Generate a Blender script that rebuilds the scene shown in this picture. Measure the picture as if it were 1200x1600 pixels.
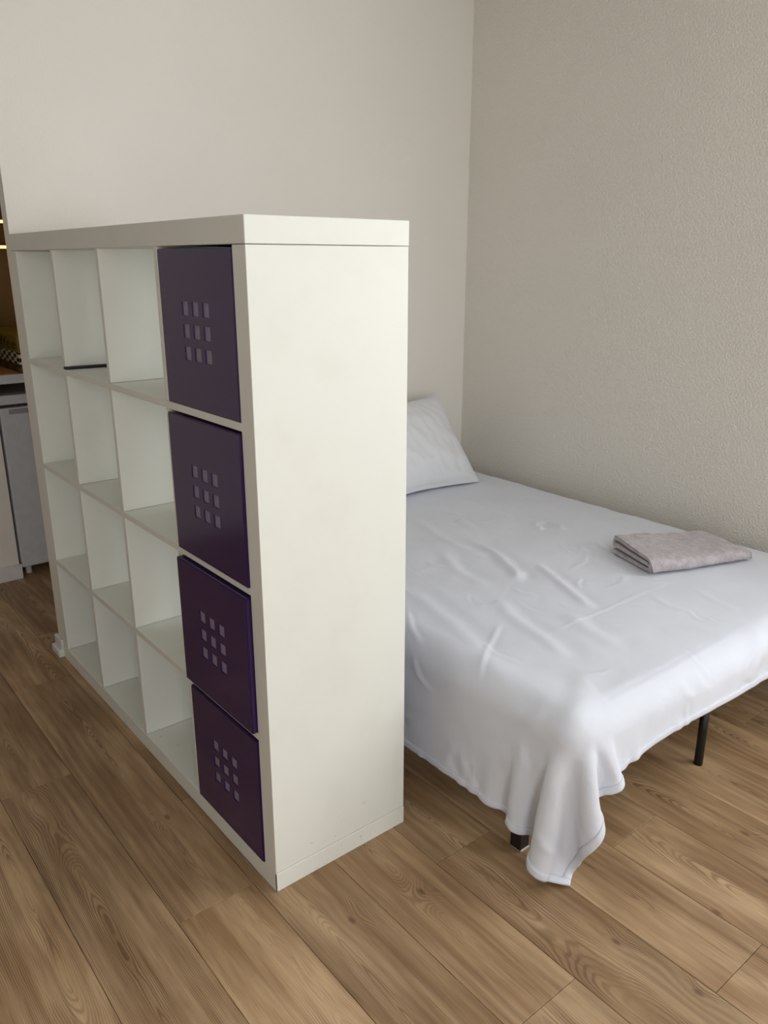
import bpy, bmesh, math, random
import numpy as np
from mathutils import Vector, Matrix, noise as mnoise

random.seed(7); np.random.seed(7)
scene = bpy.context.scene
C = scene.collection
for o in list(bpy.data.objects):
    bpy.data.objects.remove(o)

# ------------------------------------------------------------------ camera
cam_d = bpy.data.cameras.new('camera'); cam = bpy.data.objects.new('camera', cam_d); C.objects.link(cam)
cam.location = (-0.7537, -1.3252, 1.4112)
cam.rotation_euler = (1.2640, -0.0005, -0.6818)
cam_d.sensor_fit = 'HORIZONTAL'; cam_d.sensor_width = 36.0; cam_d.lens = 1240.69 / 1200 * 36.0
cam_d.clip_start = 0.02
scene.camera = cam

# ------------------------------------------------------------------ room dimensions
WX = 2.045          # right wall plane
WY = 1.502          # back wall plane
LX = -2.4           # left wall plane
FY = -3.20          # wall with the window, behind the camera
KY = 3.05           # kitchen back wall
CZ = 2.62           # ceiling
# windows: wall, start, end, sill, head, share of the sky's brightness (all unseen, placed and weighted to fit the light)
WINS = (('right', -2.10, -0.85, 0.80, 2.45, 1.0), ('front', -2.20, -1.10, 0.06, 2.50, 0.80), ('front', 0.90, 1.92, 0.06, 2.50, 0.40))
SKY = 5.35           # radiance of the overcast sky in the windows

# ------------------------------------------------------------------ world, daylight, exposure
w = bpy.data.worlds.new('world'); scene.world = w; w.use_nodes = True
bg = w.node_tree.nodes['Background']; bg.inputs[0].default_value = (0.80, 0.88, 1.0, 1); bg.inputs[1].default_value = 1.0
for side, w0, w1, z0, z1, share in WINS:
    ld = bpy.data.lights.new('window_daylight', 'AREA'); ld.shape = 'RECTANGLE'
    ld.size = w1 - w0; ld.size_y = z1 - z0; ld.energy = SKY * share * math.pi * ld.size * ld.size_y; ld.color = (0.965, 0.985, 1.0)
    lo = bpy.data.objects.new('window_daylight', ld); C.objects.link(lo)
    if side == 'front': lo.location = ((w0 + w1) / 2, FY - 0.07, (z0 + z1) / 2); lo.rotation_euler = (math.radians(90), 0, 0)
    else: lo.location = (WX + 0.07, (w0 + w1) / 2, (z0 + z1) / 2); lo.rotation_euler = (math.radians(90), 0, math.radians(90))
vs = scene.view_settings
vs.view_transform = 'Standard'; vs.look = 'None'; vs.gamma = 1.0; vs.exposure = 0.15; vs.use_curve_mapping = False

# ------------------------------------------------------------------ material helpers
def srgb(r, g, b):
    f = lambda c: (c / 255 / 12.92) if c / 255 <= 0.04045 else ((c / 255 + 0.055) / 1.055) ** 2.4
    return (f(r), f(g), f(b), 1.0)

class NT:
    def __init__(s, name):
        s.m = bpy.data.materials.new(name); s.m.use_nodes = True
        s.t = s.m.node_tree; s.b = s.t.nodes['Principled BSDF']
    def n(s, typ, **kw):
        x = s.t.nodes.new(typ)
        for k, v in kw.items(): setattr(x, k, v)
        return x
    def l(s, a, b): s.t.links.new(a, b)
    def put(s, sock, v):
        if hasattr(v, 'is_output'): s.l(v, sock)
        else: sock.default_value = v
    def math(s, op, a, b=None, c=None, clamp=False):
        x = s.n('ShaderNodeMath', operation=op, use_clamp=clamp)
        for i, v in enumerate((a, b, c)):
            if v is not None: s.put(x.inputs[i], v)
        return x.outputs[0]
    def comb(s, x, y, z):
        c = s.n('ShaderNodeCombineXYZ')
        for i, v in enumerate((x, y, z)): s.put(c.inputs[i], v)
        return c.outputs[0]
    def sep(s, v):
        x = s.n('ShaderNodeSeparateXYZ'); s.l(v, x.inputs[0]); return x.outputs
    def obj(s): return s.n('ShaderNodeTexCoord').outputs['Object']
    def scale(s, v, f):
        m = s.n('ShaderNodeMapping'); s.l(v, m.inputs[0]); m.inputs['Scale'].default_value = f; return m.outputs[0]
    def noise(s, v, sc, det=2.0, rough=0.5, dist=0.0):
        x = s.n('ShaderNodeTexNoise'); s.l(v, x.inputs['Vector']); x.inputs['Scale'].default_value = sc
        x.inputs['Detail'].default_value = det; x.inputs['Roughness'].default_value = rough; x.inputs['Distortion'].default_value = dist
        return x.outputs[0]
    def rng(s, v, a, b, c, d, smooth=True):
        x = s.n('ShaderNodeMapRange'); x.interpolation_type = 'SMOOTHSTEP' if smooth else 'LINEAR'
        s.put(x.inputs[0], v)
        for i, q in enumerate((a, b, c, d)): x.inputs[i + 1].default_value = q
        return x.outputs[0]
    def mix(s, f, a, b, mode='MIX'):
        x = s.n('ShaderNodeMix', data_type='RGBA', blend_type=mode)
        s.put(x.inputs[0], f); s.put(x.inputs[6], a); s.put(x.inputs[7], b); return x.outputs[2]
    def bump(s, h, strength, dist):
        x = s.n('ShaderNodeBump'); x.inputs['Strength'].default_value = strength; x.inputs['Distance'].default_value = dist
        s.l(h, x.inputs['Height']); s.l(x.outputs[0], s.b.inputs['Normal']); return x
    def set(s, **kw):
        for k, v in kw.items(): s.put(s.b.inputs[k.replace('_', ' ')], v)
        return s

def plain(name, col, rough=0.5, metal=0.0, spec=0.5):
    t = NT(name); v = t.obj()
    nz = t.noise(v, 35, 3)
    t.put(t.b.inputs['Base Color'], t.mix(t.rng(nz, 0.3, 0.7, 0, 1), col, tuple(c * 0.94 for c in col[:3]) + (1,)))
    t.set(Roughness=rough, Metallic=metal); t.b.inputs['Specular IOR Level'].default_value = spec
    return t.m

M = {}
def wall_mat(name, col, bump, rough, scale):
    t = NT(name); v = t.obj()
    a = t.noise(v, scale, 3, 0.55); b = t.noise(v, scale * 0.33, 2)
    big = t.noise(v, 1.3, 2)
    t.put(t.b.inputs['Base Color'], t.mix(t.rng(big, 0.3, 0.7, 0, 1), col, tuple(c * 0.97 for c in col[:3]) + (1,)))
    h = t.math('ADD', t.rng(a, 0.35, 0.7, 0, 1), t.math('MULTIPLY', b, 0.5))
    t.bump(h, bump, 0.004); t.set(Roughness=rough)
    t.b.inputs['Specular IOR Level'].default_value = 0.35
    return t.m
M['wall'] = wall_mat('paint_fine_texture', srgb(238, 233, 224), 0.12, 0.50, 170)
M['wall_ingrain'] = wall_mat('paint_ingrain_texture', srgb(241, 236, 225), 0.50, 0.38, 130)
M['wall_dark'] = wall_mat('taupe_paint', srgb(150, 138, 124), 0.10, 0.5, 170)  # unseen left wall, coloured dark to cut bounce onto the shelf front
M['ceiling'] = wall_mat('ceiling_paint', srgb(244, 243, 240), 0.08, 0.7, 100)
M['trim'] = plain('white_trim_paint', srgb(226, 224, 220), 0.35)

def wood_floor():
    t = NT('oak_laminate'); v = t.obj()
    rnd = t.n('ShaderNodeObjectInfo').outputs['Random']
    r2 = t.math('FRACT', t.math('MULTIPLY', rnd, 17.31)); r3 = t.math('FRACT', t.math('MULTIPLY', rnd, 71.7))
    x, y, z = t.sep(v)
    ro = t.math('MULTIPLY', rnd, 53.0)
    w1 = t.math('SUBTRACT', t.noise(t.comb(t.math('MULTIPLY', x, 5.0), t.math('MULTIPLY', y, 1.1), ro), 1.0, 2), 0.5)
    w2 = t.math('SUBTRACT', t.noise(t.comb(t.math('MULTIPLY', x, 7.0), t.math('MULTIPLY', y, 2.4), t.math('ADD', ro, 9.3)), 1.0, 2.5), 0.5)
    w3 = t.math('SUBTRACT', t.noise(t.comb(t.math('MULTIPLY', x, 55.0), t.math('MULTIPLY', y, 22.0), ro), 1.0, 2), 0.5)
    # knots push the growth rings aside
    vo = t.n('ShaderNodeTexVoronoi', voronoi_dimensions='2D'); vo.inputs['Scale'].default_value = 1.0
    t.l(t.comb(t.math('MULTIPLY_ADD', x, 4.6, t.math('MULTIPLY', rnd, 31.0)), t.math('MULTIPLY_ADD', y, 2.3, t.math('MULTIPLY', r2, 47.0)), 0.0), vo.inputs['Vector'])
    kd = vo.outputs['Distance']
    some = t.math('GREATER_THAN', t.sep(vo.outputs['Color'])[0], 0.6)
    kn = t.math('MULTIPLY', t.rng(kd, 0.0, 0.22, 1.0, 0.0), some)
    core = t.math('MULTIPLY', t.rng(kd, 0.008, 0.045, 1.0, 0.0), some)
    # growth rings of a log cut at a slight slope
    rx = t.math('ADD', t.math('SUBTRACT', x, t.math('MULTIPLY_ADD', r3, 0.10, -0.05)), t.math('MULTIPLY', w1, 0.055))
    ry = t.math('ADD', t.math('MULTIPLY_ADD', r2, 0.05, 0.0), t.math('ADD', t.math('MULTIPLY', y, 0.050), t.math('MULTIPLY', w2, 0.075)))
    rr = t.math('SQRT', t.math('ADD', t.math('MULTIPLY', rx, rx), t.math('MULTIPLY', ry, ry)))
    rr = t.math('ADD', rr, t.math('MULTIPLY', kn, 0.022))
    rr = t.math('ADD', rr, t.math('MULTIPLY', w3, 0.0022))
    ring = t.math('MULTIPLY_ADD', t.math('SINE', t.math('MULTIPLY', rr, 1650.0)), 0.5, 0.5)
    broad = t.math('MULTIPLY_ADD', t.math('SINE', t.math('MULTIPLY', rr, 260.0)), 0.5, 0.5)
    fib = t.noise(t.comb(t.math('MULTIPLY', x, 420.0), t.math('MULTIPLY', y, 9.0), ro), 1.0, 3, 0.6)
    cloud = t.noise(t.comb(t.math('MULTIPLY', x, 14.0), t.math('MULTIPLY', y, 2.2), t.math('ADD', ro, 4.0)), 1.0, 3, 0.55)
    streak = t.noise(t.comb(t.math('MULTIPLY', x, 60.0), t.math('MULTIPLY', y, 1.6), t.math('ADD', ro, 7.0)), 1.0, 2, 0.5)
    mask = t.rng(t.noise(t.comb(t.math('MULTIPLY', x, 10.0), t.math('MULTIPLY', y, 2.6), t.math('ADD', ro, 2.2)), 1.0, 2), 0.36, 0.62, 0.15, 1)
    light = srgb(204, 172, 132); mid = srgb(160, 127, 90); dark = srgb(96, 66, 38)
    c = t.mix(t.rng(cloud, 0.30, 0.70, 0, 1), light, mid)
    c = t.mix(t.math('MULTIPLY', t.math('MULTIPLY', t.rng(ring, 0.30, 1.0, 0, 1), mask), 0.56), c, dark)
    c = t.mix(t.math('MULTIPLY', t.math('MULTIPLY', broad, mask), 0.32), c, dark)
    c = t.mix(t.math('MULTIPLY', t.rng(fib, 0.45, 0.78, 0, 1), 0.42), c, dark)
    c = t.mix(t.math('MULTIPLY', t.rng(streak, 0.58, 0.78, 0, 1), 0.35), c, dark)
    c = t.mix(t.math('MULTIPLY', core, 0.6), c, srgb(78, 54, 36))
    tint = t.math('MULTIPLY_ADD', r3, 0.22, 0.86)
    hsv = t.n('ShaderNodeHueSaturation'); t.l(c, hsv.inputs['Color']); t.l(tint, hsv.inputs['Value']); hsv.inputs['Saturation'].default_value = 0.98
    t.put(t.b.inputs['Base Color'], hsv.outputs[0])
    t.set(Roughness=t.math('MULTIPLY_ADD', fib, 0.15, 0.38)); t.b.inputs['Specular IOR Level'].default_value = 0.4
    t.bump(t.math('ADD', t.math('MULTIPLY', ring, 0.4), fib), 0.10, 0.0012)
    return t.m
M['floor'] = wood_floor()
M['underlay'] = plain('dark_joint', srgb(70, 52, 36), 0.8)

def laminate_white(name, scuffs=False):
    t = NT(name); v = t.obj()
    base = srgb(232, 233, 224)
    nz = t.noise(v, 9, 3)
    col = t.mix(t.rng(nz, 0.45, 0.8, 0, 1), base, srgb(229, 230, 220))
    if scuffs:
        x, y, z = t.sep(v)
        low = t.rng(z, 0.055, 0.17, 1.0, 0.0)
        s1 = t.noise(t.scale(v, (28, 28, 70)), 1.0, 4, 0.7)
        spots = t.math('MULTIPLY', t.rng(s1, 0.64, 0.74, 0, 1), low)
        s2 = t.noise(t.scale(v, (7, 7, 5)), 1.0, 3, 0.6)
        smud = t.math('MULTIPLY', t.rng(s2, 0.58, 0.85, 0, 1), 0.18)
        col = t.mix(smud, col, srgb(206, 202, 188))
        col = t.mix(t.math('MULTIPLY', spots, 0.6), col, srgb(120, 112, 98))
    t.put(t.b.inputs['Base Color'], col)
    t.set(Roughness=0.42); t.b.inputs['Specular IOR Level'].default_value = 0.4
    return t.m
M['lam'] = laminate_white('white_foil_laminate'); M['lam_scuff'] = laminate_white('white_foil_scuffed', True)
M['seam'] = plain('dark_seam', srgb(60, 54, 46), 0.8)

def purple():
    t = NT('purple_plastic'); v = t.obj()
    nz = t.noise(v, 14, 2)
    t.put(t.b.inputs['Base Color'], t.mix(nz, srgb(62, 34, 92), srgb(56, 32, 80)))
    t.set(Roughness=0.16); t.b.inputs['Specular IOR Level'].default_value = 0.55
    t.b.inputs['Transmission Weight'].default_value = 0.12
    return t.m
M['purple'] = purple()
def inset_mat():
    t = NT('frosted_lavender_plastic'); v = t.obj()
    nz = t.noise(v, 60, 2)
    t.put(t.b.inputs['Base Color'], t.mix(nz, srgb(146, 138, 158), srgb(138, 130, 150)))  # pale reflection of the squares put into their lavender-grey colour
    t.set(Roughness=0.4)
    return t.m
M['inset'] = inset_mat()

def cloth(name, col, fine=900.0, bump=0.30, sheen=0.2):
    t = NT(name); v = t.obj()
    a = t.noise(v, fine, 2); b = t.noise(v, 5, 3)
    t.put(t.b.inputs['Base Color'], t.mix(t.rng(b, 0.3, 0.7, 0, 1), col, tuple(c * 0.965 for c in col[:3]) + (1,)))
    t.bump(t.math('ADD', a, t.math('MULTIPLY', t.noise(v, 70, 3, 0.6), 0.8)), bump, 0.002)
    t.set(Roughness=0.85); t.b.inputs['Sheen Weight'].default_value = sheen; t.b.inputs['Specular IOR Level'].default_value = 0.2
    return t.m
M['sheet'] = cloth('white_cotton', srgb(226, 230, 239))
M['pillow'] = cloth('white_pillow_cotton', srgb(230, 232, 235))
M['mattress'] = cloth('mattress_ticking', srgb(214, 212, 210))
M['hidden_edge'] = plain('bed_slat_wood', srgb(186, 150, 106), 0.5)
def towel_mat():
    t = NT('terry_towelling'); v = t.obj()
    a = t.noise(v, 260, 4, 0.7); b = t.noise(v, 45, 4, 0.6)
    t.put(t.b.inputs['Base Color'], t.mix(t.rng(t.math('MULTIPLY_ADD', b, 0.5, t.math('MULTIPLY', a, 0.5)), 0.35, 0.65, 0, 1), srgb(172, 161, 164), srgb(212, 203, 206)))
    t.bump(t.math('ADD', a, b), 0.9, 0.004); t.set(Roughness=0.95); t.b.inputs['Sheen Weight'].default_value = 0.5
    t.b.inputs['Specular IOR Level'].default_value = 0.1
    return t.m
M['towel'] = towel_mat()
M['black'] = plain('black_powder_coat', srgb(22, 22, 23), 0.45)
M['black_plastic'] = plain('black_plastic', srgb(16, 16, 18), 0.4)
M['clear_glide'] = plain('pale_plastic_glide', srgb(200, 198, 192), 0.3)
M['fridge'] = plain('fridge_enamel', srgb(205, 206, 210), 0.35)
M['fridge_grey'] = plain('fridge_grip_grey', srgb(150, 151, 154), 0.5)
M['fridge_dark'] = plain('fridge_gasket', srgb(60, 60, 62), 0.6)
M['brown'] = plain('brown_wood_veneer', srgb(104, 70, 36), 0.45)
M['splash'] = plain('ochre_splashback', srgb(120, 92, 48), 0.5)
def beech():
    t = NT('beech_worktop'); v = t.obj()
    nz = t.noise(t.scale(v, (6, 60, 60)), 1.0, 3)
    t.put(t.b.inputs['Base Color'], t.mix(nz, srgb(214, 160, 98), srgb(184, 128, 72))); t.set(Roughness=0.4)
    return t.m
M['beech'] = beech()
def led():
    t = NT('warm_led'); t.put(t.b.inputs['Base Color'], srgb(255, 220, 140))
    t.b.inputs['Emission Color'].default_value = srgb(255, 206, 110); t.b.inputs['Emission Strength'].default_value = 3.5
    return t.m
M['led'] = led()
def coffee_print():
    t = NT('coffee_box_print'); v = t.obj(); x, y, z = t.sep(v)
    ch = t.n('ShaderNodeTexChecker'); t.l(t.comb(0.5, t.math('MULTIPLY', y, 24.0), t.math('MULTIPLY', z, 62.0)), ch.inputs['Vector']); ch.inputs['Scale'].default_value = 1.0
    ch.inputs[1].default_value = srgb(24, 22, 20); ch.inputs[2].default_value = srgb(196, 196, 180)
    ch2 = t.n('ShaderNodeTexChecker'); t.l(t.comb(0.5, t.math('MULTIPLY', y, 16.0), t.math('MULTIPLY', z, 40.0)), ch2.inputs['Vector']); ch2.inputs['Scale'].default_value = 1.0
    ch2.inputs[1].default_value = srgb(44, 30, 24); ch2.inputs[2].default_value = srgb(84, 76, 40)
    c = t.mix(t.rng(z, 0.036, 0.040, 0, 1), ch2.outputs[0], ch.outputs[0])
    c = t.mix(t.rng(z, 0.086, 0.090, 0, 1), c, srgb(120, 106, 34))
    t.put(t.b.inputs['Base Color'], c); t.set(Roughness=0.4)
    return t.m
M['coffee'] = coffee_print()
M['ink'] = plain('black_ink', srgb(26, 22, 18), 0.6)

# ------------------------------------------------------------------ object helpers
def link(o, parent=None):
    C.objects.link(o)
    if parent: o.parent = parent
    return o
def root_loc(p):
    v = Vector((0, 0, 0))
    while p is not None: v = v + p.location; p = p.parent
    return v
def mesh_obj(name, verts, faces, mat, parent=None, smooth=False, loc=None):
    """verts in world coordinates; the object sits at loc (or at its parent's origin)"""
    base = root_loc(parent); off = Vector(loc) if loc is not None else base
    me = bpy.data.meshes.new(name); me.from_pydata([tuple(Vector(v) - off) for v in verts], [], faces)
    me.materials.append(mat); me.update()
    if smooth:
        for p in me.polygons: p.use_smooth = True
    o = bpy.data.objects.new(name, me); link(o, parent); o.location = off - base
    return o
def bm_obj(name, bm, mat, parent=None, smooth=False, loc=None):
    base = root_loc(parent); off = Vector(loc) if loc is not None else base
    for v in bm.verts: v.co -= off
    me = bpy.data.meshes.new(name); bm.to_mesh(me); bm.free(); me.materials.append(mat)
    if smooth:
        for p in me.polygons: p.use_smooth = True
    o = bpy.data.objects.new(name, me); link(o, parent); o.location = off - base
    return o
def add_box(bm, lo, hi, bevel=0.0, seg=1):
    r = bmesh.ops.create_cube(bm, size=1.0)
    for v in r['verts']:
        v.co = Vector([lo[i] + (v.co[i] + 0.5) * (hi[i] - lo[i]) for i in range(3)])
    if bevel:
        es = {e for v in r['verts'] for e in v.link_edges}
        bmesh.ops.bevel(bm, geom=list(es), offset=bevel, segments=seg, affect='EDGES', profile=0.5)
def box(name, lo, hi, mat, parent=None, bevel=0.0, seg=1, loc=None):
    bm = bmesh.new(); add_box(bm, lo, hi, bevel, seg)
    return bm_obj(name, bm, mat, parent, loc=loc)
def tag(o, label, cat, group=None):
    o['label'] = label; o['category'] = cat
    if group: o['group'] = group
    return o
def struct(o): o['kind'] = 'structure'; return o
def thing(name, loc, label, cat, group=None):
    o = bpy.data.objects.new(name, None); o.empty_display_size = 0.1; link(o); o.location = loc
    return tag(o, label, cat, group)

# ------------------------------------------------------------------ setting: floor of planks
fl = struct(box('floor', (LX, FY, -0.05), (WX, KY, -0.012), M['underlay']))
PW = 0.1917; X0 = -0.0285; PL = 1.285
joints = {-2: 0.762, -1: 0.06, 0: 0.45, 1: -0.587, 2: -0.167, 3: -0.788, 4: -0.404, 5: 0.31, -3: 0.95, 6: -0.02, 7: 0.52, 8: -0.33}
plank_meshes = {}
def plank_mesh(wd, ln):
    key = (round(wd, 4), round(ln, 4))
    if key not in plank_meshes:
        bm = bmesh.new(); g = 0.0005; c = 0.0009; h = 0.012
        a, b = wd / 2 - g, ln / 2 - g
        vs_ = [bm.verts.new(q) for q in ((-a, -b, -h), (a, -b, -h), (a, b, -h), (-a, b, -h), (-a, -b, -c), (a, -b, -c), (a, b, -c), (-a, b, -c),
               (-a + c, -b + c, 0), (a - c, -b + c, 0), (a - c, b - c, 0), (-a + c, b - c, 0))]
        for k in range(4):
            n = (k + 1) % 4
            bm.faces.new((vs_[k], vs_[n], vs_[4 + n], vs_[4 + k])); bm.faces.new((vs_[4 + k], vs_[4 + n], vs_[8 + n], vs_[8 + k]))
        bm.faces.new(vs_[8:12])
        me = bpy.data.meshes.new('plank'); bm.to_mesh(me); bm.free(); me.materials.append(M['floor']); plank_meshes[key] = me
    return plank_meshes[key]
for k in range(-13, 11):
    xa, xb = X0 + k * PW, X0 + (k + 1) * PW
    xa, xb = max(xa, LX), min(xb, WX)
    if xb - xa < 0.01: continue
    j = joints.get(k, random.uniform(-0.6, 0.6))
    while j > FY: j -= PL
    while j < KY:
        ya, yb = max(j, FY), min(j + PL, KY)
        if yb - ya > 0.02:
            o = bpy.data.objects.new('plank', plank_mesh(xb - xa, yb - ya)); link(o, fl); o.location = ((xa + xb) / 2, (ya + yb) / 2, 0)
        j += PL

# ------------------------------------------------------------------ setting: walls, ceiling, trims, window
T = 0.10
struct(box('wall_back', (0.006, WY, 0), (WX, WY + 0.055, CZ), M['wall']))
struct(box('wall_left', (LX - T, FY, 0), (LX, KY + T, CZ), M['wall_dark']))
struct(box('wall_kitchen', (LX, KY, 0), (WX, KY + T, CZ), M['splash']))
struct(box('wall_passage', (LX, 2.410, 0), (0.100, KY, CZ), M['wall']))
struct(box('ceiling', (LX - T, FY - T, CZ), (WX + T, KY + T, CZ + 0.08), M['ceiling']))
def pierced_wall(name, side, mat):
    """a wall as boxes around its window openings"""
    ws = sorted([W for W in WINS if W[0] == side], key=lambda W: W[1])
    a, b = (LX - T, WX + T) if side == 'front' else (FY, KY + T)
    def slab(p, q, z0, z1):
        if side == 'front': add_box(bm, (p, FY - T, z0), (q, FY, z1))
        else: add_box(bm, (WX, p, z0), (WX + T, q, z1))
    bm = bmesh.new(); at = a
    for W in ws:
        slab(at, W[1], 0, CZ); slab(W[1], W[2], 0, W[3]); slab(W[1], W[2], W[4], CZ); at = W[2]
    slab(at, b, 0, CZ)
    return struct(bm_obj(name, bm, mat))
pierced_wall('wall_front', 'front', M['wall']); pierced_wall('wall_right', 'right', M['wall_ingrain'])
for k, (side, w0, w1, z0, z1, share) in enumerate(WINS):
    mid = (w0 + w1) / 2
    wn = bpy.data.objects.new('window_%d' % (k + 1), None); link(wn); struct(wn); wn.location = (mid, FY, z0) if side == 'front' else (WX, mid, z0)  # unseen window, guessed and laid out to suit the daylight
    for nm, p, q, za, zb, out in (('jamb', w0, w0 + 0.05, z0, z1, 0), ('jamb', w1 - 0.05, w1, z0, z1, 0), ('sill', w0 - 0.03, w1 + 0.03, z0 - 0.02, z0 + 0.015, 0.04),
                                  ('head', w0 + 0.05, w1 - 0.05, z1 - 0.05, z1, 0), ('mullion', mid - 0.03, mid + 0.03, z0 + 0.015, z1 - 0.05, 0)):
        if side == 'front': box(nm, (p, FY - 0.05, za), (q, FY - 0.01 + out, zb), M['trim'], wn, 0.003)
        else: box(nm, (WX + 0.01 - out, p, za), (WX + 0.05, q, zb), M['trim'], wn, 0.003)
def baseboard(name, lo, hi):
    bm = bmesh.new(); add_box(bm, lo, hi, 0.002); return struct(bm_obj(name, bm, M['trim']))
baseboard('baseboard_back', (0.006, WY - 0.010, 0), (WX - 0.010, WY, 0.066))
baseboard('baseboard_right', (WX - 0.010, FY + 0.01, 0), (WX, WY, 0.066))
baseboard('baseboard_passage', (LX, 2.394, 0), (0.108, 2.410, 0.070))
bm = bmesh.new()     # end cap of the skirting, wrapped round the free end of the partition
add_box(bm, (-0.008, WY - 0.011, 0.030), (0.006, WY + 0.065, 0.070), 0.003); add_box(bm, (-0.020, WY - 0.011, 0.0), (0.006, WY + 0.072, 0.031), 0.004)
struct(bm_obj('trim_1', bm, M['trim']))

# ------------------------------------------------------------------ shelving unit, 4 x 4 openings
SH = 1.49; SD = 0.39; ST = 0.05; CW = 0.335; DV = (SH - 2 * ST - 4 * CW) / 3
su = thing('shelving_unit', (SD / 2, SH / 2, 0), 'white cube shelving unit of sixteen openings standing as a divider beside the bed', 'shelf')
box('top_panel', (0, 0, SH - ST), (SD, SH, SH), M['lam'], su, 0.0012)
bp = box('bottom_panel', (0.0015, 0, 0), (SD, SH, ST), M['lam_scuff'], su, 0.0012)
box('front_edging', (-0.0004, 0.0030, 0.0008), (0.0012, SH - 0.001, ST - 0.0012), M['lam'], bp, 0.0003)
box('edging_gap', (-0.0002, 0.0008, 0.0008), (0.0016, 0.0030, ST - 0.0012), M['seam'], bp)
box('side_panel', (0.0008, 0.0008, ST + 0.0012), (SD - 0.001, ST, SH - ST - 0.0012), M['lam_scuff'], su, 0.0008)
box('side_panel', (0.0008, SH - ST, ST + 0.0012), (SD - 0.001, SH - 0.0008, SH - ST - 0.0012), M['lam'], su, 0.0008)
zs = [ST + i * (CW + DV) for i in range(5)]
for i in range(1, 4):
    box('shelf_board', (0.001, ST, zs[i] - DV), (SD - 0.001, SH - ST, zs[i]), M['lam'], su, 0.0006)
for i in range(4):
    for j in range(1, 4):
        box('divider', (0.0016, zs[j] - DV, zs[i] + (0.0008 if i else 0.0012)), (SD - 0.001, zs[j], zs[i] + CW - 0.0006), M['lam'], su, 0.0006)

# ------------------------------------------------------------------ purple storage boxes with nine square insets
BW = 0.329; BH = 0.329; BD = 0.365
def storage_box():
    t = bpy.data.objects.new('storage_box', None); link(t)          # origin: middle of the front bottom edge; front faces -X
    n = 3; s = 0.029; pitch = 0.0465; th = 0.0032
    ys = [-BW / 2]; zz = [0.0]
    for k in range(n):
        c = (k - 1) * pitch; ys += [c - s / 2, c + s / 2]; zz += [BH * 0.497 + c - s / 2, BH * 0.497 + c + s / 2]
    ys.append(BW / 2); zz.append(BH)
    bm = bmesh.new()
    F = [[bm.verts.new((0, y, z)) for z in zz] for y in ys]; B = [[bm.verts.new((th, y, z)) for z in zz] for y in ys]
    hole = lambda i, j: i % 2 == 1 and j % 2 == 1 and 0 < i < 7 and 0 < j < 7
    for i in range(7):
        for j in range(7):
            if hole(i, j):
                for (a, b) in (((i, j), (i + 1, j)), ((i + 1, j), (i + 1, j + 1)), ((i + 1, j + 1), (i, j + 1)), ((i, j + 1), (i, j))):
                    bm.faces.new((F[a[0]][a[1]], B[a[0]][a[1]], B[b[0]][b[1]], F[b[0]][b[1]]))
            else:
                bm.faces.new((F[i][j], F[i][j + 1], F[i + 1][j + 1], F[i + 1][j])); bm.faces.new((B[i][j], B[i + 1][j], B[i + 1][j + 1], B[i][j + 1]))
    for i in range(7):
        bm.faces.new((F[i][0], F[i + 1][0], B[i + 1][0], B[i][0])); bm.faces.new((F[i][7], B[i][7], B[i + 1][7], F[i + 1][7]))
        bm.faces.new((F[0][i], B[0][i], B[0][i + 1], F[0][i + 1])); bm.faces.new((F[7][i], F[7][i + 1], B[7][i + 1], B[7][i]))
    bmesh.ops.recalc_face_normals(bm, faces=bm.faces)
    es = [e for e in bm.edges if len(e.link_faces) == 2 and e.calc_face_angle(0) > 0.5 and all(v.co.x < th * 0.5 for v in e.verts)
          and (all(abs(abs(v.co.y) - BW / 2) < 1e-5 for v in e.verts) or all(v.co.z < 1e-5 for v in e.verts) or all(v.co.z > BH - 1e-5 for v in e.verts))]
    bmesh.ops.bevel(bm, geom=es, offset=0.0022, segments=2, affect='EDGES')
    bm_obj('front_wall', bm, M['purple'], t)
    box('side_wall', (th, -BW / 2, 0), (BD, -BW / 2 + 0.004, BH - 0.004), M['purple'], t, 0.001)
    box('side_wall', (th, BW / 2 - 0.004, 0), (BD, BW / 2, BH - 0.004), M['purple'], t, 0.001)
    box('rim', (0.0033, -BW / 2 + 0.0005, BH - 0.0035), (0.022, BW / 2 - 0.0005, BH - 0.0003), M['purple'], t, 0.0008)
    box('back_wall', (BD - 0.004, -BW / 2 + 0.004, 0), (BD, BW / 2 - 0.004, BH), M['purple'], t, 0.001)
    box('base', (th, -BW / 2 + 0.004, 0), (BD - 0.004, BW / 2 - 0.004, 0.004), M['purple'], t, 0.001)
    im = bpy.data.meshes.new('square_inset'); bm = bmesh.new(); add_box(bm, (0, -s / 2 - 0.002, -s / 2 - 0.002), (0.003, s / 2 + 0.002, s / 2 + 0.002)); bm.to_mesh(im); bm.free()
    im.materials.append(M['inset'])
    for a in range(3):
        for b in range(3):
            o = bpy.data.objects.new('square_inset', im); link(o, t); o.location = (th + 0.0003, (a - 1) * pitch, BH * 0.497 + (b - 1) * pitch)
    return t
def copy_tree(o, parent=None):
    c = o.copy(); link(c, parent)
    for ch in list(o.children): copy_tree(ch, c)
    return c
first = storage_box()
labels = ['purple plastic storage box with nine square cut-outs in the bottom row of the shelf',
          'purple plastic storage box in the second shelf row from the floor, jutting out furthest',
          'purple plastic storage box with square cut-outs in the second shelf row from the top',
          'glossy dark purple storage box in the top row of the shelf, below the top panel']
boxes = [first] + [copy_tree(first) for _ in range(3)]
for i, (b, out) in enumerate(zip(boxes, (0.004, 0.013, 0.006, 0.000))):
    tag(b, labels[i], 'storage box', 'purple storage boxes in the end column of the shelf')
    b.location = (0.001 - out, ST + CW / 2 + (0.0008 if i % 2 else -0.0006), zs[i] + 0.0004)

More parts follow.
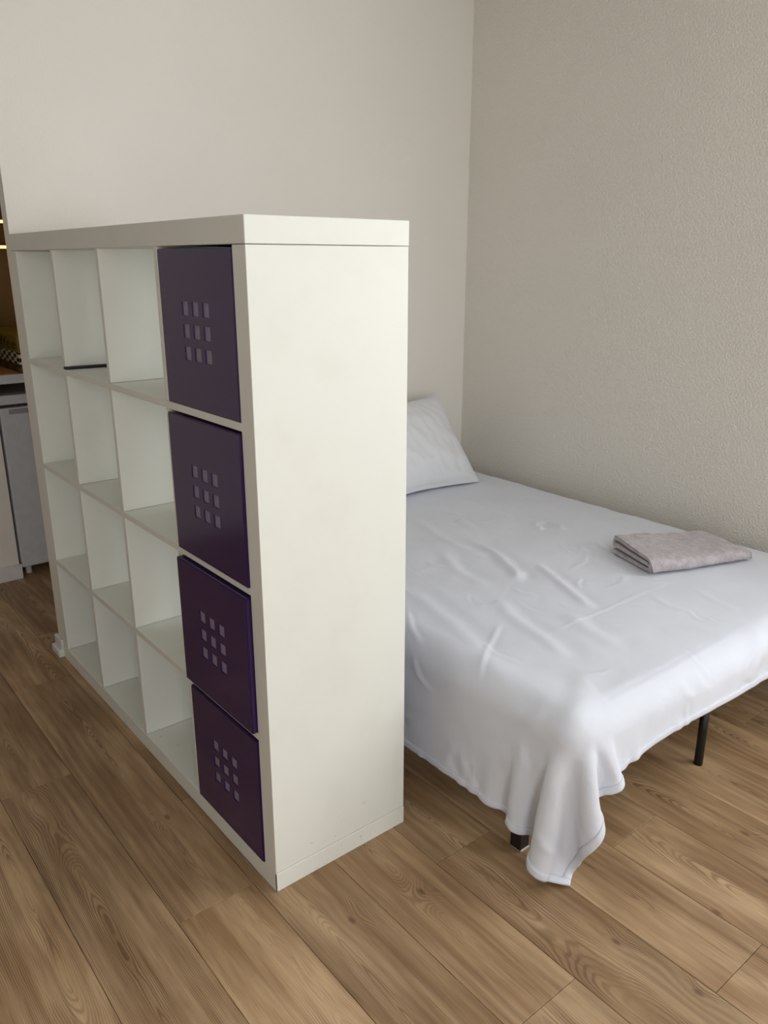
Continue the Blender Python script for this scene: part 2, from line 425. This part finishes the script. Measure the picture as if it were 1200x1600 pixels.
# slim black bar on the upper shelf board
bm = bmesh.new()
add_box(bm, (0.0, 0.0, 0.0), (0.24, 0.016, 0.0085), 0.0035, 3)
bar = bm_obj('black_bar', bm, M['black_plastic'], smooth=True)
bar.location = (-0.004, 1.083, zs[3] + 0.0002); bar.rotation_euler = (0, 0, math.radians(-7))
tag(bar, 'slim matt black bar lying on the upper board of the white shelving unit', 'bar')

# ------------------------------------------------------------------ bed: frame, mattress, sheet
MX0, MX1, MY0, MY1, MZ0, MZ1, MR = 0.530, 1.965, -0.418, 1.478, 0.255, 0.437, 0.068
def skew(P):
    """the foot end runs slightly askew, further from the head on the wall side"""
    P = np.array(P, dtype=float); f = np.clip((0.35 - P[:, 1]) / 0.7, 0, 1.2)
    P[:, 1] -= 0.055 * np.clip(P[:, 0] - MX0, -0.1, 1.5) * f
    return P
bf = thing('metal_bed', (1.26, 0.55, 0), 'black metal bed frame on straight legs under the white bedding', 'bed')
box('side_rail', (0.615, -0.29, 0.195), (0.640, 1.44, 0.235), M['black'], bf, 0.002)
box('side_rail', (1.890, -0.29, 0.195), (1.915, 1.44, 0.235), M['black'], bf, 0.002)
box('centre_rail', (1.215, -0.30, 0.195), (1.240, 1.44, 0.235), M['black'], bf, 0.002)
box('end_rail', (0.615, -0.30, 0.195), (1.915, -0.275, 0.235), M['black'], bf, 0.002)
box('end_rail', (0.615, 1.43, 0.195), (1.915, 1.455, 0.235), M['black'], bf, 0.002)
for k in range(13):
    y = -0.24 + k * 0.135; box('slat', (0.62, y, 0.236), (1.91, y + 0.06, 0.248), M['hidden_edge'], bf, 0.002)
for (x, y, s) in ((0.5565, -0.254, 0.034), (1.90, -0.262, 0.034), (0.60, 1.40, 0.034), (1.90, 1.40, 0.034)):
    lg = box('leg', (x - s / 2, y - s / 2, 0.004), (x + s / 2, y + s / 2, 0.215), M['black'], bf, 0.002)
    box('glide', (x - s / 2 + 0.003, y - s / 2 - 0.001, 0.0), (x + s / 2 + 0.001, y + s / 2 - 0.003, 0.007), M['clear_glide'] , lg, 0.001)
def tube(bm, a, b, r, seg=20):
    a, b = Vector(a), Vector(b)
    m = bmesh.ops.create_cone(bm, cap_ends=True, segments=seg, radius1=r, radius2=r, depth=(b - a).length)
    q = (b - a).to_track_quat('Z', 'Y').to_matrix().to_4x4()
    bmesh.ops.transform(bm, matrix=Matrix.Translation((a + b) / 2) @ q, verts=m['verts'])
for y in (-0.352, 0.55):
    bm = bmesh.new(); tube(bm, (1.2275, y, 0.0), (1.2275, y, 0.235), 0.0125)
    lg = bm_obj('leg', bm, M['black'], bf)
    for p in lg.data.polygons: p.use_smooth = len(p.vertices) == 4
box('centre_rail_end', (1.213, -0.372, 0.198), (1.242, -0.295, 0.234), M['black'], bf, 0.002)

bm = bmesh.new(); add_box(bm, (MX0 + 0.006, MY0 + 0.006, MZ0 - 0.006), (MX1 - 0.006, MY1, MZ1 - 0.006), MR - 0.004, 5)
mt = bm_obj('mattress', bm, M['mattress'], smooth=True, loc=(1.27, 0.55, MZ0))
P = skew([tuple(v.co + mt.location) for v in mt.data.vertices])
for v, q in zip(mt.data.vertices, P): v.co = Vector(q) - mt.location
tag(mt, 'pale double mattress hidden under the white sheet on the bed frame', 'mattress')

def drape():
    h = 0.02
    nx, ny = 88, 106
    s = np.linspace(0, 1, nx)[None, :]; t = np.linspace(0, 1, ny)[:, None]
    foot = np.exp(-((t - 0) / 0.30) ** 2)
    xl = MX0 - (0.236 + 0.004 * foot); xr = MX1 + 0.05
    left = np.exp(-(s / 0.22) ** 2)
    yf = MY0 - (0.080 + 0.076 * left); yh = MY1 - 0.01
    X = xl + (xr - xl) * s; Y = yf + (yh - yf) * t
    Pz = np.zeros((ny, nx, 3)); Pz[..., 0] = X; Pz[..., 1] = Y; Pz[..., 2] = MZ1 + 0.012
    rest = Pz.copy(); rest[..., 2] = 0
    rngn = np.random.RandomState(3)
    for _ in range(14):
        fx, fy = rngn.uniform(3, 16, 2); ph = rngn.uniform(0, 6.28)
        Pz[..., 2] += 0.0012 * np.sin(fx * X + fy * Y + ph)
    P = Pz; Q = P.copy()
    D = lambda a, b: np.linalg.norm(rest[a] - rest[b], axis=-1)
    cons = []
    def sl(a0, a1, st=1): return slice(a0, a1, st)
    def addc(dy, dx, k):
        # pairs (i,j)-(i+dy,j+dx), split so that no vertex is used twice
        step = max(abs(dx), abs(dy)); axis_x = dx != 0
        for ph in range(2 * step):
            if axis_x:
                if ph % (2 * step) >= 2 * step: continue
                js = np.arange(nx - abs(dx)); js = js[(js // step) % 2 == (ph // step)]; js = js[js % step == ph % step]
                if len(js) == 0: continue
                iy = np.arange(ny - abs(dy))
                a_i, a_j = np.meshgrid(iy, js, indexing='ij')
                if dx > 0 and dy >= 0: A = (a_i, a_j); B = (a_i + dy, a_j + dx)
                else: A = (a_i + dy, a_j); B = (a_i, a_j - dx)
            else:
                iy = np.arange(ny - dy); iy = iy[(iy // step) % 2 == (ph // step)]; iy = iy[iy % step == ph % step]
                if len(iy) == 0: continue
                a_i, a_j = np.meshgrid(iy, np.arange(nx), indexing='ij'); A = (a_i, a_j); B = (a_i + dy, a_j)
            fa = (A[0] * nx + A[1]).ravel(); fb = (B[0] * nx + B[1]).ravel()
            L = np.linalg.norm(rest.reshape(-1, 3)[fa] - rest.reshape(-1, 3)[fb], axis=-1)
            cons.append((fa, fb, L, k))
    addc(0, 1, 1.0); addc(1, 0, 1.0); addc(1, 1, 0.55); addc(1, -1, 0.55); addc(0, 2, 0.04); addc(2, 0, 0.04)
    P = P.reshape(-1, 3); Q = P.copy()
    c = np.array([(MX0 + MX1) / 2, (MY0 + MY1) / 2, (MZ0 + MZ1) / 2 - 0.03]); hf = np.array([(MX1 - MX0) / 2, (MY1 - MY0) / 2, (MZ1 - MZ0) / 2 + 0.03]) - MR
    dt = 1 / 60; g = np.array([0, 0, -9.8])
    steps = 130
    for st in range(steps):
        V = (P - Q) * (0.975 if st < 100 else 0.9)
        m = np.linalg.norm(V, axis=1, keepdims=True); V *= np.minimum(1, 0.012 / np.maximum(m, 1e-9))
        Q = P.copy(); P = P + V + g * dt * dt * 0.6
        for it in range(12):
            for fa, fb, L, k in cons:
                d = P[fb] - P[fa]; n = np.sqrt((d * d).sum(1)); cf = (0.5 * k * (n - L) / np.maximum(n, 1e-9))[:, None] * d
                P[fa] += cf; P[fb] -= cf
            q = P - c; aq = np.abs(q) - hf; mq = np.maximum(aq, 0); ln = np.linalg.norm(mq, axis=1)
            d = ln - MR - 0.003; hit = (d < 0) & (ln > 1e-6)
            nrm = mq[hit] * np.sign(q[hit]) / ln[hit][:, None]
            P[hit] -= nrm * d[hit][:, None]
            if it == 11:
                mv = P[hit] - Q[hit]; tn = mv - nrm * (mv * nrm).sum(1)[:, None]; P[hit] -= tn * 0.65
            P[:, 2] = np.maximum(P[:, 2], 0.006); P[:, 0] = np.minimum(P[:, 0], WX - 0.008)
    return P.reshape(ny, nx, 3), rest

def upsample(G, k):
    def up(A, n):            # Catmull-Rom along axis 0
        m = A.shape[0]; t = np.linspace(0, m - 1, n); i = np.minimum(t.astype(int), m - 2); f = (t - i)[:, None, None]
        g = lambda j: A[np.clip(j, 0, m - 1)]
        p0, p1, p2, p3 = g(i - 1), g(i), g(i + 1), g(i + 2)
        return 0.5 * (2 * p1 + (p2 - p0) * f + (2 * p0 - 5 * p1 + 4 * p2 - p3) * f ** 2 + (3 * p1 - p0 - 3 * p2 + p3) * f ** 3)
    A = up(G, (G.shape[0] - 1) * k + 1); A = up(A.transpose(1, 0, 2), (G.shape[1] - 1) * k + 1).transpose(1, 0, 2)
    return A

def grid_normals(G):
    du = np.gradient(G, axis=1); dv = np.gradient(G, axis=0); n = np.cross(du, dv)
    return n / np.maximum(np.linalg.norm(n, axis=-1, keepdims=True), 1e-9)

def wrinkle(X, Y, pts, A, wd, trough=0.6):
    """raised crease along a polyline on the top of the bed, with a shallow trough beside it"""
    best = np.full(X.shape, 9.0); sd = np.zeros(X.shape); par = np.zeros(X.shape)
    n = len(pts) - 1
    for k in range(n):
        a = np.array(pts[k]); b = np.array(pts[k + 1]); ab = b - a; L = ab @ ab
        t = ((X - a[0]) * ab[0] + (Y - a[1]) * ab[1]) / L; tc = np.clip(t, 0, 1)
        dx = X - a[0] - tc * ab[0]; dy = Y - a[1] - tc * ab[1]; d = np.hypot(dx, dy)
        s = np.sign(ab[0] * dy - ab[1] * dx); u = d < best
        best = np.where(u, d, best); sd = np.where(u, s * d, sd); par = np.where(u, (k + tc) / n, par)
    fade = np.clip(np.minimum(par, 1 - par) / 0.25, 0.12, 1)
    fade = fade * fade * (3 - 2 * fade)
    return A * fade * (np.exp(-(sd / wd) ** 2) - trough * np.exp(-((sd - 1.9 * wd) / (1.2 * wd)) ** 2))

G, rest = drape()
K = 3
H = upsample(G, K); RS = upsample(rest, K)
ny, nx, _ = H.shape
N = grid_normals(H)
X, Y = RS[..., 0], RS[..., 1]
field = np.zeros(X.shape)
WR = [([(1.584, 1.107), (1.563, 0.782), (1.543, 0.562)], 0.006, 0.012), ([(1.34, 1.0), (1.371, 0.827), (1.299, 0.594)], 0.008, 0.016),
      ([(1.243, 0.611), (1.201, 0.444), (1.129, 0.291), (1.074, 0.228)], 0.013, 0.017), ([(1.248, 0.325), (1.156, 0.127), (1.084, -0.037)], 0.011, 0.014),
      ([(0.95, 0.20), (0.883, 0.096), (0.838, -0.085), (0.803, -0.178)], 0.007, 0.018), ([(1.249, 0.958), (1.17, 0.67), (1.146, 0.392)], 0.007, 0.018),
      ([(1.46, -0.04), (1.092, -0.043), (0.86, -0.045)], 0.0030, 0.005), ([(0.66, -0.347), (0.982, -0.346), (1.255, -0.334)], 0.0026, 0.005),
      ([(0.84, 0.08), (0.70, -0.01), (0.58, -0.10)], 0.0044, 0.007), ([(0.69, 0.29), (0.63, 0.20), (0.60, 0.12)], 0.0044, 0.007), ([(1.62, -0.25), (1.50, -0.40), (1.47, -0.47)], 0.009, 0.030), ([(1.82, -0.25), (1.68, -0.40), (1.64, -0.47)], 0.009, 0.028), ([(1.34, -0.33), (1.24, -0.44), (1.22, -0.48)], 0.006, 0.025), ([(0.80, -0.22), (0.66, -0.32), (0.52, -0.38)], 0.006, 0.022),
      ([(1.574, 0.60), (1.53, 0.55), (1.52, 0.50)], 0.011, 0.014), ([(1.61, 0.57), (1.60, 0.50), (1.57, 0.45)], 0.008, 0.012),
      ([(1.288, 0.316), (1.05, 0.247), (0.784, 0.091)], 0.0014, 0.006), ([(1.72, 0.43), (1.84, 0.40), (1.95, 0.385)], 0.004, 0.009),
      ([(0.796, 0.453), (0.72, 0.143), (0.63, -0.13)], 0.005, 0.020), ([(1.50, 0.30), (1.38, 0.22), (1.26, 0.20)], 0.003, 0.007),
      ([(1.60, 0.36), (1.48, 0.18), (1.42, 0.02)], 0.003, 0.008), ([(1.10, 0.62), (1.00, 0.42), (0.98, 0.25)], 0.006, 0.018),
      ([(1.02, 0.02), (0.97, -0.10), (0.95, -0.24)], 0.006, 0.020), ([(1.75, 0.90), (1.70, 0.70), (1.72, 0.50)], 0.003, 0.012),
      ([(1.45, -0.08), (1.40, -0.20), (1.38, -0.28)], 0.004, 0.014), ([(1.30, -0.05), (1.27, -0.14), (1.28, -0.22)], 0.004, 0.012)]
for pts, A, wd in WR: field += wrinkle(X, Y, pts, A * (0.80 if A > 0.0045 else 0.60), wd * (1.15 if A > 0.0045 else 0.85), 0.5)
rs = np.random.RandomState(11)
for _ in range(46):                                   # many small drag creases
    x, y = rs.uniform(0.62, 1.85), rs.uniform(-0.36, 0.95); a = math.radians(rs.normal(-108, 26)); L = rs.uniform(0.05, 0.17)
    if rs.rand() < 0.3: a += math.radians(70)
    p0 = (x, y); p1 = (x + 0.5 * L * math.cos(a), y + 0.5 * L * math.sin(a)); p2 = (x + L * math.cos(a + 0.25), y + L * math.sin(a + 0.25))
    field += wrinkle(X, Y, [p0, p1, p2], rs.uniform(0.0008, 0.0026), rs.uniform(0.004, 0.010))
for _ in range(34):                                   # creases on the hanging sides
    if rs.rand() < 0.6: x, y = rs.uniform(MX0 - 0.28, MX0 + 0.05), rs.uniform(-0.5, 0.4); a = math.radians(rs.normal(200, 35))
    else: x, y = rs.uniform(0.7, 1.9), rs.uniform(MY0 - 0.12, MY0 + 0.06); a = math.radians(rs.normal(-75, 30))
    L = rs.uniform(0.05, 0.16)
    field += wrinkle(X, Y, [(x, y), (x + 0.5 * L * math.cos(a), y + 0.5 * L * math.sin(a)), (x + L * math.cos(a + 0.3), y + L * math.sin(a + 0.3))], rs.uniform(0.001, 0.0035), rs.uniform(0.006, 0.013))
lowf = np.array([[mnoise.noise(Vector((X[j, i] * 5.5, Y[j, i] * 4.0, 1.7))) * 0.004 + mnoise.noise(Vector((X[j, i] * 16, Y[j, i] * 12, 5.1))) * 0.0020 for i in range(nx)] for j in range(ny)])
H = H + N * (field + lowf + 0.004)[..., None]
H[..., 2] = np.maximum(H[..., 2], 0.004); H[..., 0] = np.minimum(H[..., 0], WX - 0.006)
pts = skew(H.reshape(-1, 3)).reshape(ny, nx, 3)
def grid_faces(ny, nx): return [(j * nx + i, j * nx + i + 1, (j + 1) * nx + i + 1, (j + 1) * nx + i) for j in range(ny - 1) for i in range(nx - 1)]
SB = (1.27, 0.55, MZ1)
sheet = mesh_obj('bed_sheet', pts.reshape(-1, 3).tolist(), grid_faces(ny, nx), M['sheet'], smooth=True, loc=SB)
m_ = sheet.modifiers.new('thickness', 'SOLIDIFY'); m_.thickness = 0.0018; m_.offset = -1
tag(sheet, 'rumpled white cotton sheet draped over the bed, one corner hanging to the floor', 'sheet')
NN = grid_normals(pts); kb = 4
def hem(name, sub, nsub):
    a, b, _ = sub.shape
    o = mesh_obj(name, (sub + nsub * 0.0012).reshape(-1, 3).tolist(), grid_faces(a, b), M['sheet'], sheet, True)
    mm = o.modifiers.new('thickness', 'SOLIDIFY'); mm.thickness = 0.0028; mm.offset = 0
hem('hem', pts[:, :kb], NN[:, :kb]); hem('hem', pts[:kb, kb - 1:], NN[:kb, kb - 1:])

# ------------------------------------------------------------------ pillow leaning on the back wall
def pillow():
    n = 60; Wd, Hh, Th = 0.70, 0.46, 0.105
    u = np.linspace(-1, 1, n); U, V = np.meshgrid(u, u)
    def surf(sgn):
        th = Th * (np.clip(1 - np.abs(U) ** 2.6, 0, 1) ** 0.55) * (np.clip(1 - np.abs(V) ** 2.6, 0, 1) ** 0.55)
        x = U * Wd / 2 * (1 - 0.05 * (1 - V ** 2) * 0 - 0.075 * (1 - np.abs(V) ** 1.5)); y = V * Hh / 2 * (1 - 0.10 * (1 - np.abs(U) ** 1.5))
        nz = np.array([[mnoise.noise(Vector((a * 3 + b * 2.2, b * 2.2 - a, 3.3 * sgn))) * 0.012 + mnoise.noise(Vector((a * 10 + b * 3, b * 4, 9.1 * sgn))) * 0.006 for a in u] for b in u])
        env = np.clip(1 - np.abs(U) ** 6, 0, 1) * np.clip(1 - np.abs(V) ** 6, 0, 1)
        crease = 0.010 * np.exp(-((U - 0.74 - 0.10 * V) / 0.05) ** 2) * np.clip(0.9 - np.abs(V + 0.35), 0, 1) + 0.007 * np.exp(-((U - 0.55 + 0.14 * V) / 0.045) ** 2) * np.clip(0.7 - np.abs(V + 0.4), 0, 1)
        z = sgn * (th + (nz - crease) * env)
        return np.stack([x, y, z], -1)
    F, B = surf(1), surf(-1)
    return F, B, n
PF, PB, n = pillow()
cosr, sinr = math.cos(math.radians(51)), math.sin(math.radians(51))
def place(A):
    x, y, z = A[..., 0], A[..., 1], A[..., 2]
    # lean back against the wall, sag where it rests on the bed, small turn
    yy = y * cosr - z * sinr; zz = y * sinr + z * cosr
    a = math.radians(4.0); xr = x * math.cos(a) - zz * 0.0; zr = zz + x * math.sin(a) * -0.0
    X_ = 1.440 + xr; Y_ = 1.262 + yy; Z_ = 0.628 + zr
    Y_ = np.minimum(Y_, WY - 0.006 - 0.0 * Y_)
    flo = MZ1 + 0.009
    Z_ = np.where(Z_ < flo, flo + 0.02 * (Z_ - flo), Z_)
    return np.stack([X_, Y_, Z_], -1)
A, B = place(PF), place(PB)
vts = A.reshape(-1, 3).tolist() + B.reshape(-1, 3).tolist(); off = n * n
fcs = [(j * n + i, j * n + i + 1, (j + 1) * n + i + 1, (j + 1) * n + i) for j in range(n - 1) for i in range(n - 1)]
fcs += [(off + a, off + d, off + c, off + b) for a, b, c, d in fcs]
rim = [(0, i) for i in range(n)] + [(j, n - 1) for j in range(1, n)] + [(n - 1, i) for i in range(n - 2, -1, -1)] + [(j, 0) for j in range(n - 2, 0, -1)]
for k in range(len(rim)):
    a, b = rim[k], rim[(k + 1) % len(rim)]
    fcs.append((a[0] * n + a[1], off + a[0] * n + a[1], off + b[0] * n + b[1], b[0] * n + b[1]))
pil = mesh_obj('pillow', vts, fcs, M['pillow'], smooth=True, loc=(1.47, 1.25, MZ1))
tag(pil, 'plump white pillow propped against the wall at the head of the bed', 'pillow')
cu = bpy.data.curves.new('seam_piping', 'CURVE'); cu.dimensions = '3D'; cu.bevel_depth = 0.0022; cu.bevel_resolution = 2
sp = cu.splines.new('POLY'); sp.points.add(len(rim) - 1); sp.use_cyclic_u = True
for k, (j, i) in enumerate(rim):
    q = (A[j, i] + B[j, i]) / 2; sp.points[k].co = (q[0] - 1.47, q[1] - 1.25, q[2] - MZ1 + 0.001, 1)
tmp = bpy.data.objects.new('tmp', cu); C.objects.link(tmp)
me = bpy.data.meshes.new_from_object(tmp); bpy.data.objects.remove(tmp); me.name = 'seam_piping'
me.materials.clear(); me.materials.append(M['pillow'])
link(bpy.data.objects.new('seam_piping', me), pil)

# ------------------------------------------------------------------ folded towel
def towel():
    L, S = 0.40, 0.235; na, nb = 54, 0
    path = []                                     # centre line of the folded cloth, s across, z up
    def seg(a, b, k): 
        for i in range(k): f = i / k; path.append((a[0] + (b[0] - a[0]) * f, a[1] + (b[1] - a[1]) * f))
    def arc(cx, cz, r, a0, a1, k):
        for i in range(k): a = math.radians(a0 + (a1 - a0) * i / k); path.append((cx + r * math.cos(a), cz + r * 0.95 * math.sin(a)))
    t = 0.0065; h = S / 2
    seg((h - 0.02, t), (-h + 0.03, t), 14); arc(-h + 0.016, t + 0.0085, 0.0085, 270, 90, 8)
    seg((-h + 0.02, t + 0.017), (h - 0.016, t + 0.018), 16); arc(h - 0.014, t + 0.018 + 0.009, 0.009, -90, 90, 8)
    seg((h - 0.014, t + 0.036), (-h + 0.012, t + 0.034), 18); arc(-h + 0.012, t + 0.019, 0.0145, 90, 200, 7); path.append((-h - 0.004, t + 0.001))
    pa = np.array(path); d = np.gradient(pa, axis=0); nn = np.stack([-d[:, 1], d[:, 0]], 1); nn /= np.linalg.norm(nn, axis=1, keepdims=True)
    out = pa + nn * t * 0.92; inn = pa - nn * t * 0.92
    ring = np.concatenate([out, inn[::-1]]); m = len(ring)
    V = []; Fc = []
    for i in range(na):
        f = i / (na - 1); x = (f - 0.5) * L
        thin = 1.0 - 0.40 * max(0.0, (f - 0.45) / 0.55)
        bulge = 0.004 * math.sin(f * 9.0) * 1.0
        for (s, z) in ring:
            up = min(1.0, z / 0.04)
            dx = -0.028 * up * (1 - f) * 0.0 + 0.016 * (1 - f) * (s / h) * up
            k = mnoise.noise(Vector((x * 22, s * 22, z * 30))) * 0.003 + mnoise.noise(Vector((x * 70, s * 70, z * 70))) * 0.0014
            lift = 0.010 * up * math.exp(-((f - 0.02) / 0.10) ** 2) + bulge * up
            V.append((x + dx, s * (1 + 0.03 * math.sin(f * 5)) + k, max(0.0, z * thin + lift + k * up)))
    for i in range(na - 1):
        for j in range(m):
            q = (j + 1) % m; Fc.append((i * m + j, i * m + q, (i + 1) * m + q, (i + 1) * m + j))
    half = len(out)
    for base in (0, (na - 1) * m):
        for j in range(half - 1):
            q = (base + j, base + j + 1, base + m - 2 - j, base + m - 1 - j); Fc.append(q if base == 0 else q[::-1])
    return V, Fc
V, Fc = towel()
tz = MZ1 + 0.0115
me = bpy.data.meshes.new('folded_towel'); me.from_pydata(V, [], Fc); me.materials.append(M['towel'])
for p in me.polygons: p.use_smooth = True
tw = bpy.data.objects.new('folded_towel', me); link(tw); tw.location = (1.640, 0.020, tz); tw.rotation_euler = (0, 0, math.radians(-19))
tag(tw, 'folded taupe grey terry towel lying on the white bed sheet by the wall', 'towel')

# ------------------------------------------------------------------ kitchen corner seen past the end of the partition
fr = thing('under_counter_fridge', (0.40, 2.68, 0), 'white under-counter fridge below the kitchen worktop', 'fridge')
box('body', (0.118, 2.470, 0.035), (0.680, 3.00, 0.845), M['fridge'], fr, 0.004)
box('gasket', (0.124, 2.455, 0.055), (0.674, 2.470, 0.80), M['fridge_dark'], fr)
dr = box('door', (0.112, 2.412, 0.045), (0.682, 2.455, 0.790), M['fridge'], fr, 0.006, 2)
box('handle_recess', (0.150, 2.4105, 0.762), (0.420, 2.4125, 0.784), M['fridge_grey'], dr)
box('control_panel', (0.112, 2.420, 0.803), (0.682, 2.470, 0.845), M['fridge'], fr, 0.003)
for x in (0.150, 0.640):
    bm = bmesh.new(); tube(bm, (x, 2.46, 0.0), (x, 2.46, 0.04), 0.014); bm_obj('foot', bm, M['clear_glide'], fr)
wt = thing('kitchen_worktop', (0.55, 2.70, 0.90), 'beech kitchen worktop with a pale front edge above the fridge', 'worktop')
box('top', (0.101, 2.385, 0.905), (1.50, 3.045, 0.940), M['beech'], wt, 0.002)
box('front_edge', (0.101, 2.362, 0.902), (1.50, 2.385, 0.9405), M['fridge'], wt, 0.002)
box('support_rail', (0.72, 2.44, 0.0), (0.745, 3.0, 0.905), M['fridge'], wt)
box('support_rail', (0.101, 2.99, 0.86), (0.72, 3.04, 0.905), M['fridge'], wt)
cb = thing('coffee_box', (0.212, 2.62, 0.9408), 'yellow printed coffee box with black and white checks on the worktop', 'box')
box('carton', (0.212, 2.372, 0.9408), (0.42, 2.93, 1.1005), M['coffee'], cb, 0.002)
tc = bpy.data.curves.new('lettering', 'FONT'); tc.body = 'Coffee'; tc.size = 0.155; tc.shear = 0.25; tc.extrude = 0.0004; tc.space_character = 1.12
tmp = bpy.data.objects.new('tmp', tc); C.objects.link(tmp); me = bpy.data.meshes.new_from_object(tmp); bpy.data.objects.remove(tmp)
me.name = 'lettering'; me.materials.clear(); me.materials.append(M['ink'])
xs = [v.co.x for v in me.vertices]; x_mid = (min(xs) + max(xs)) / 2
R3 = Matrix(((0, 0, -1), (-1, 0, 0), (0, 1, 0)))
for v in me.vertices:
    q = R3 @ Vector((v.co.x - x_mid, v.co.y * 0.42, v.co.z)); v.co = q + Vector((-0.0004, 0.005, 0.101))
link(bpy.data.objects.new('lettering', me), cb)
wc = thing('wall_cabinet', (0.45, 2.88, 1.49), 'dark brown wall cabinet with warm light strips over the worktop', 'cabinet')
box('carcass', (0.101, 2.72, 1.585), (1.50, 3.045, 2.25), M['brown'], wc, 0.002)
box('open_shelf', (0.101, 2.72, 1.475), (1.50, 3.045, 1.495), M['brown'], wc, 0.002)
for z in (1.573, 1.463): box('light_strip', (0.12, 2.735, z), (1.45, 2.750, z + 0.0115), M['led'], wc)
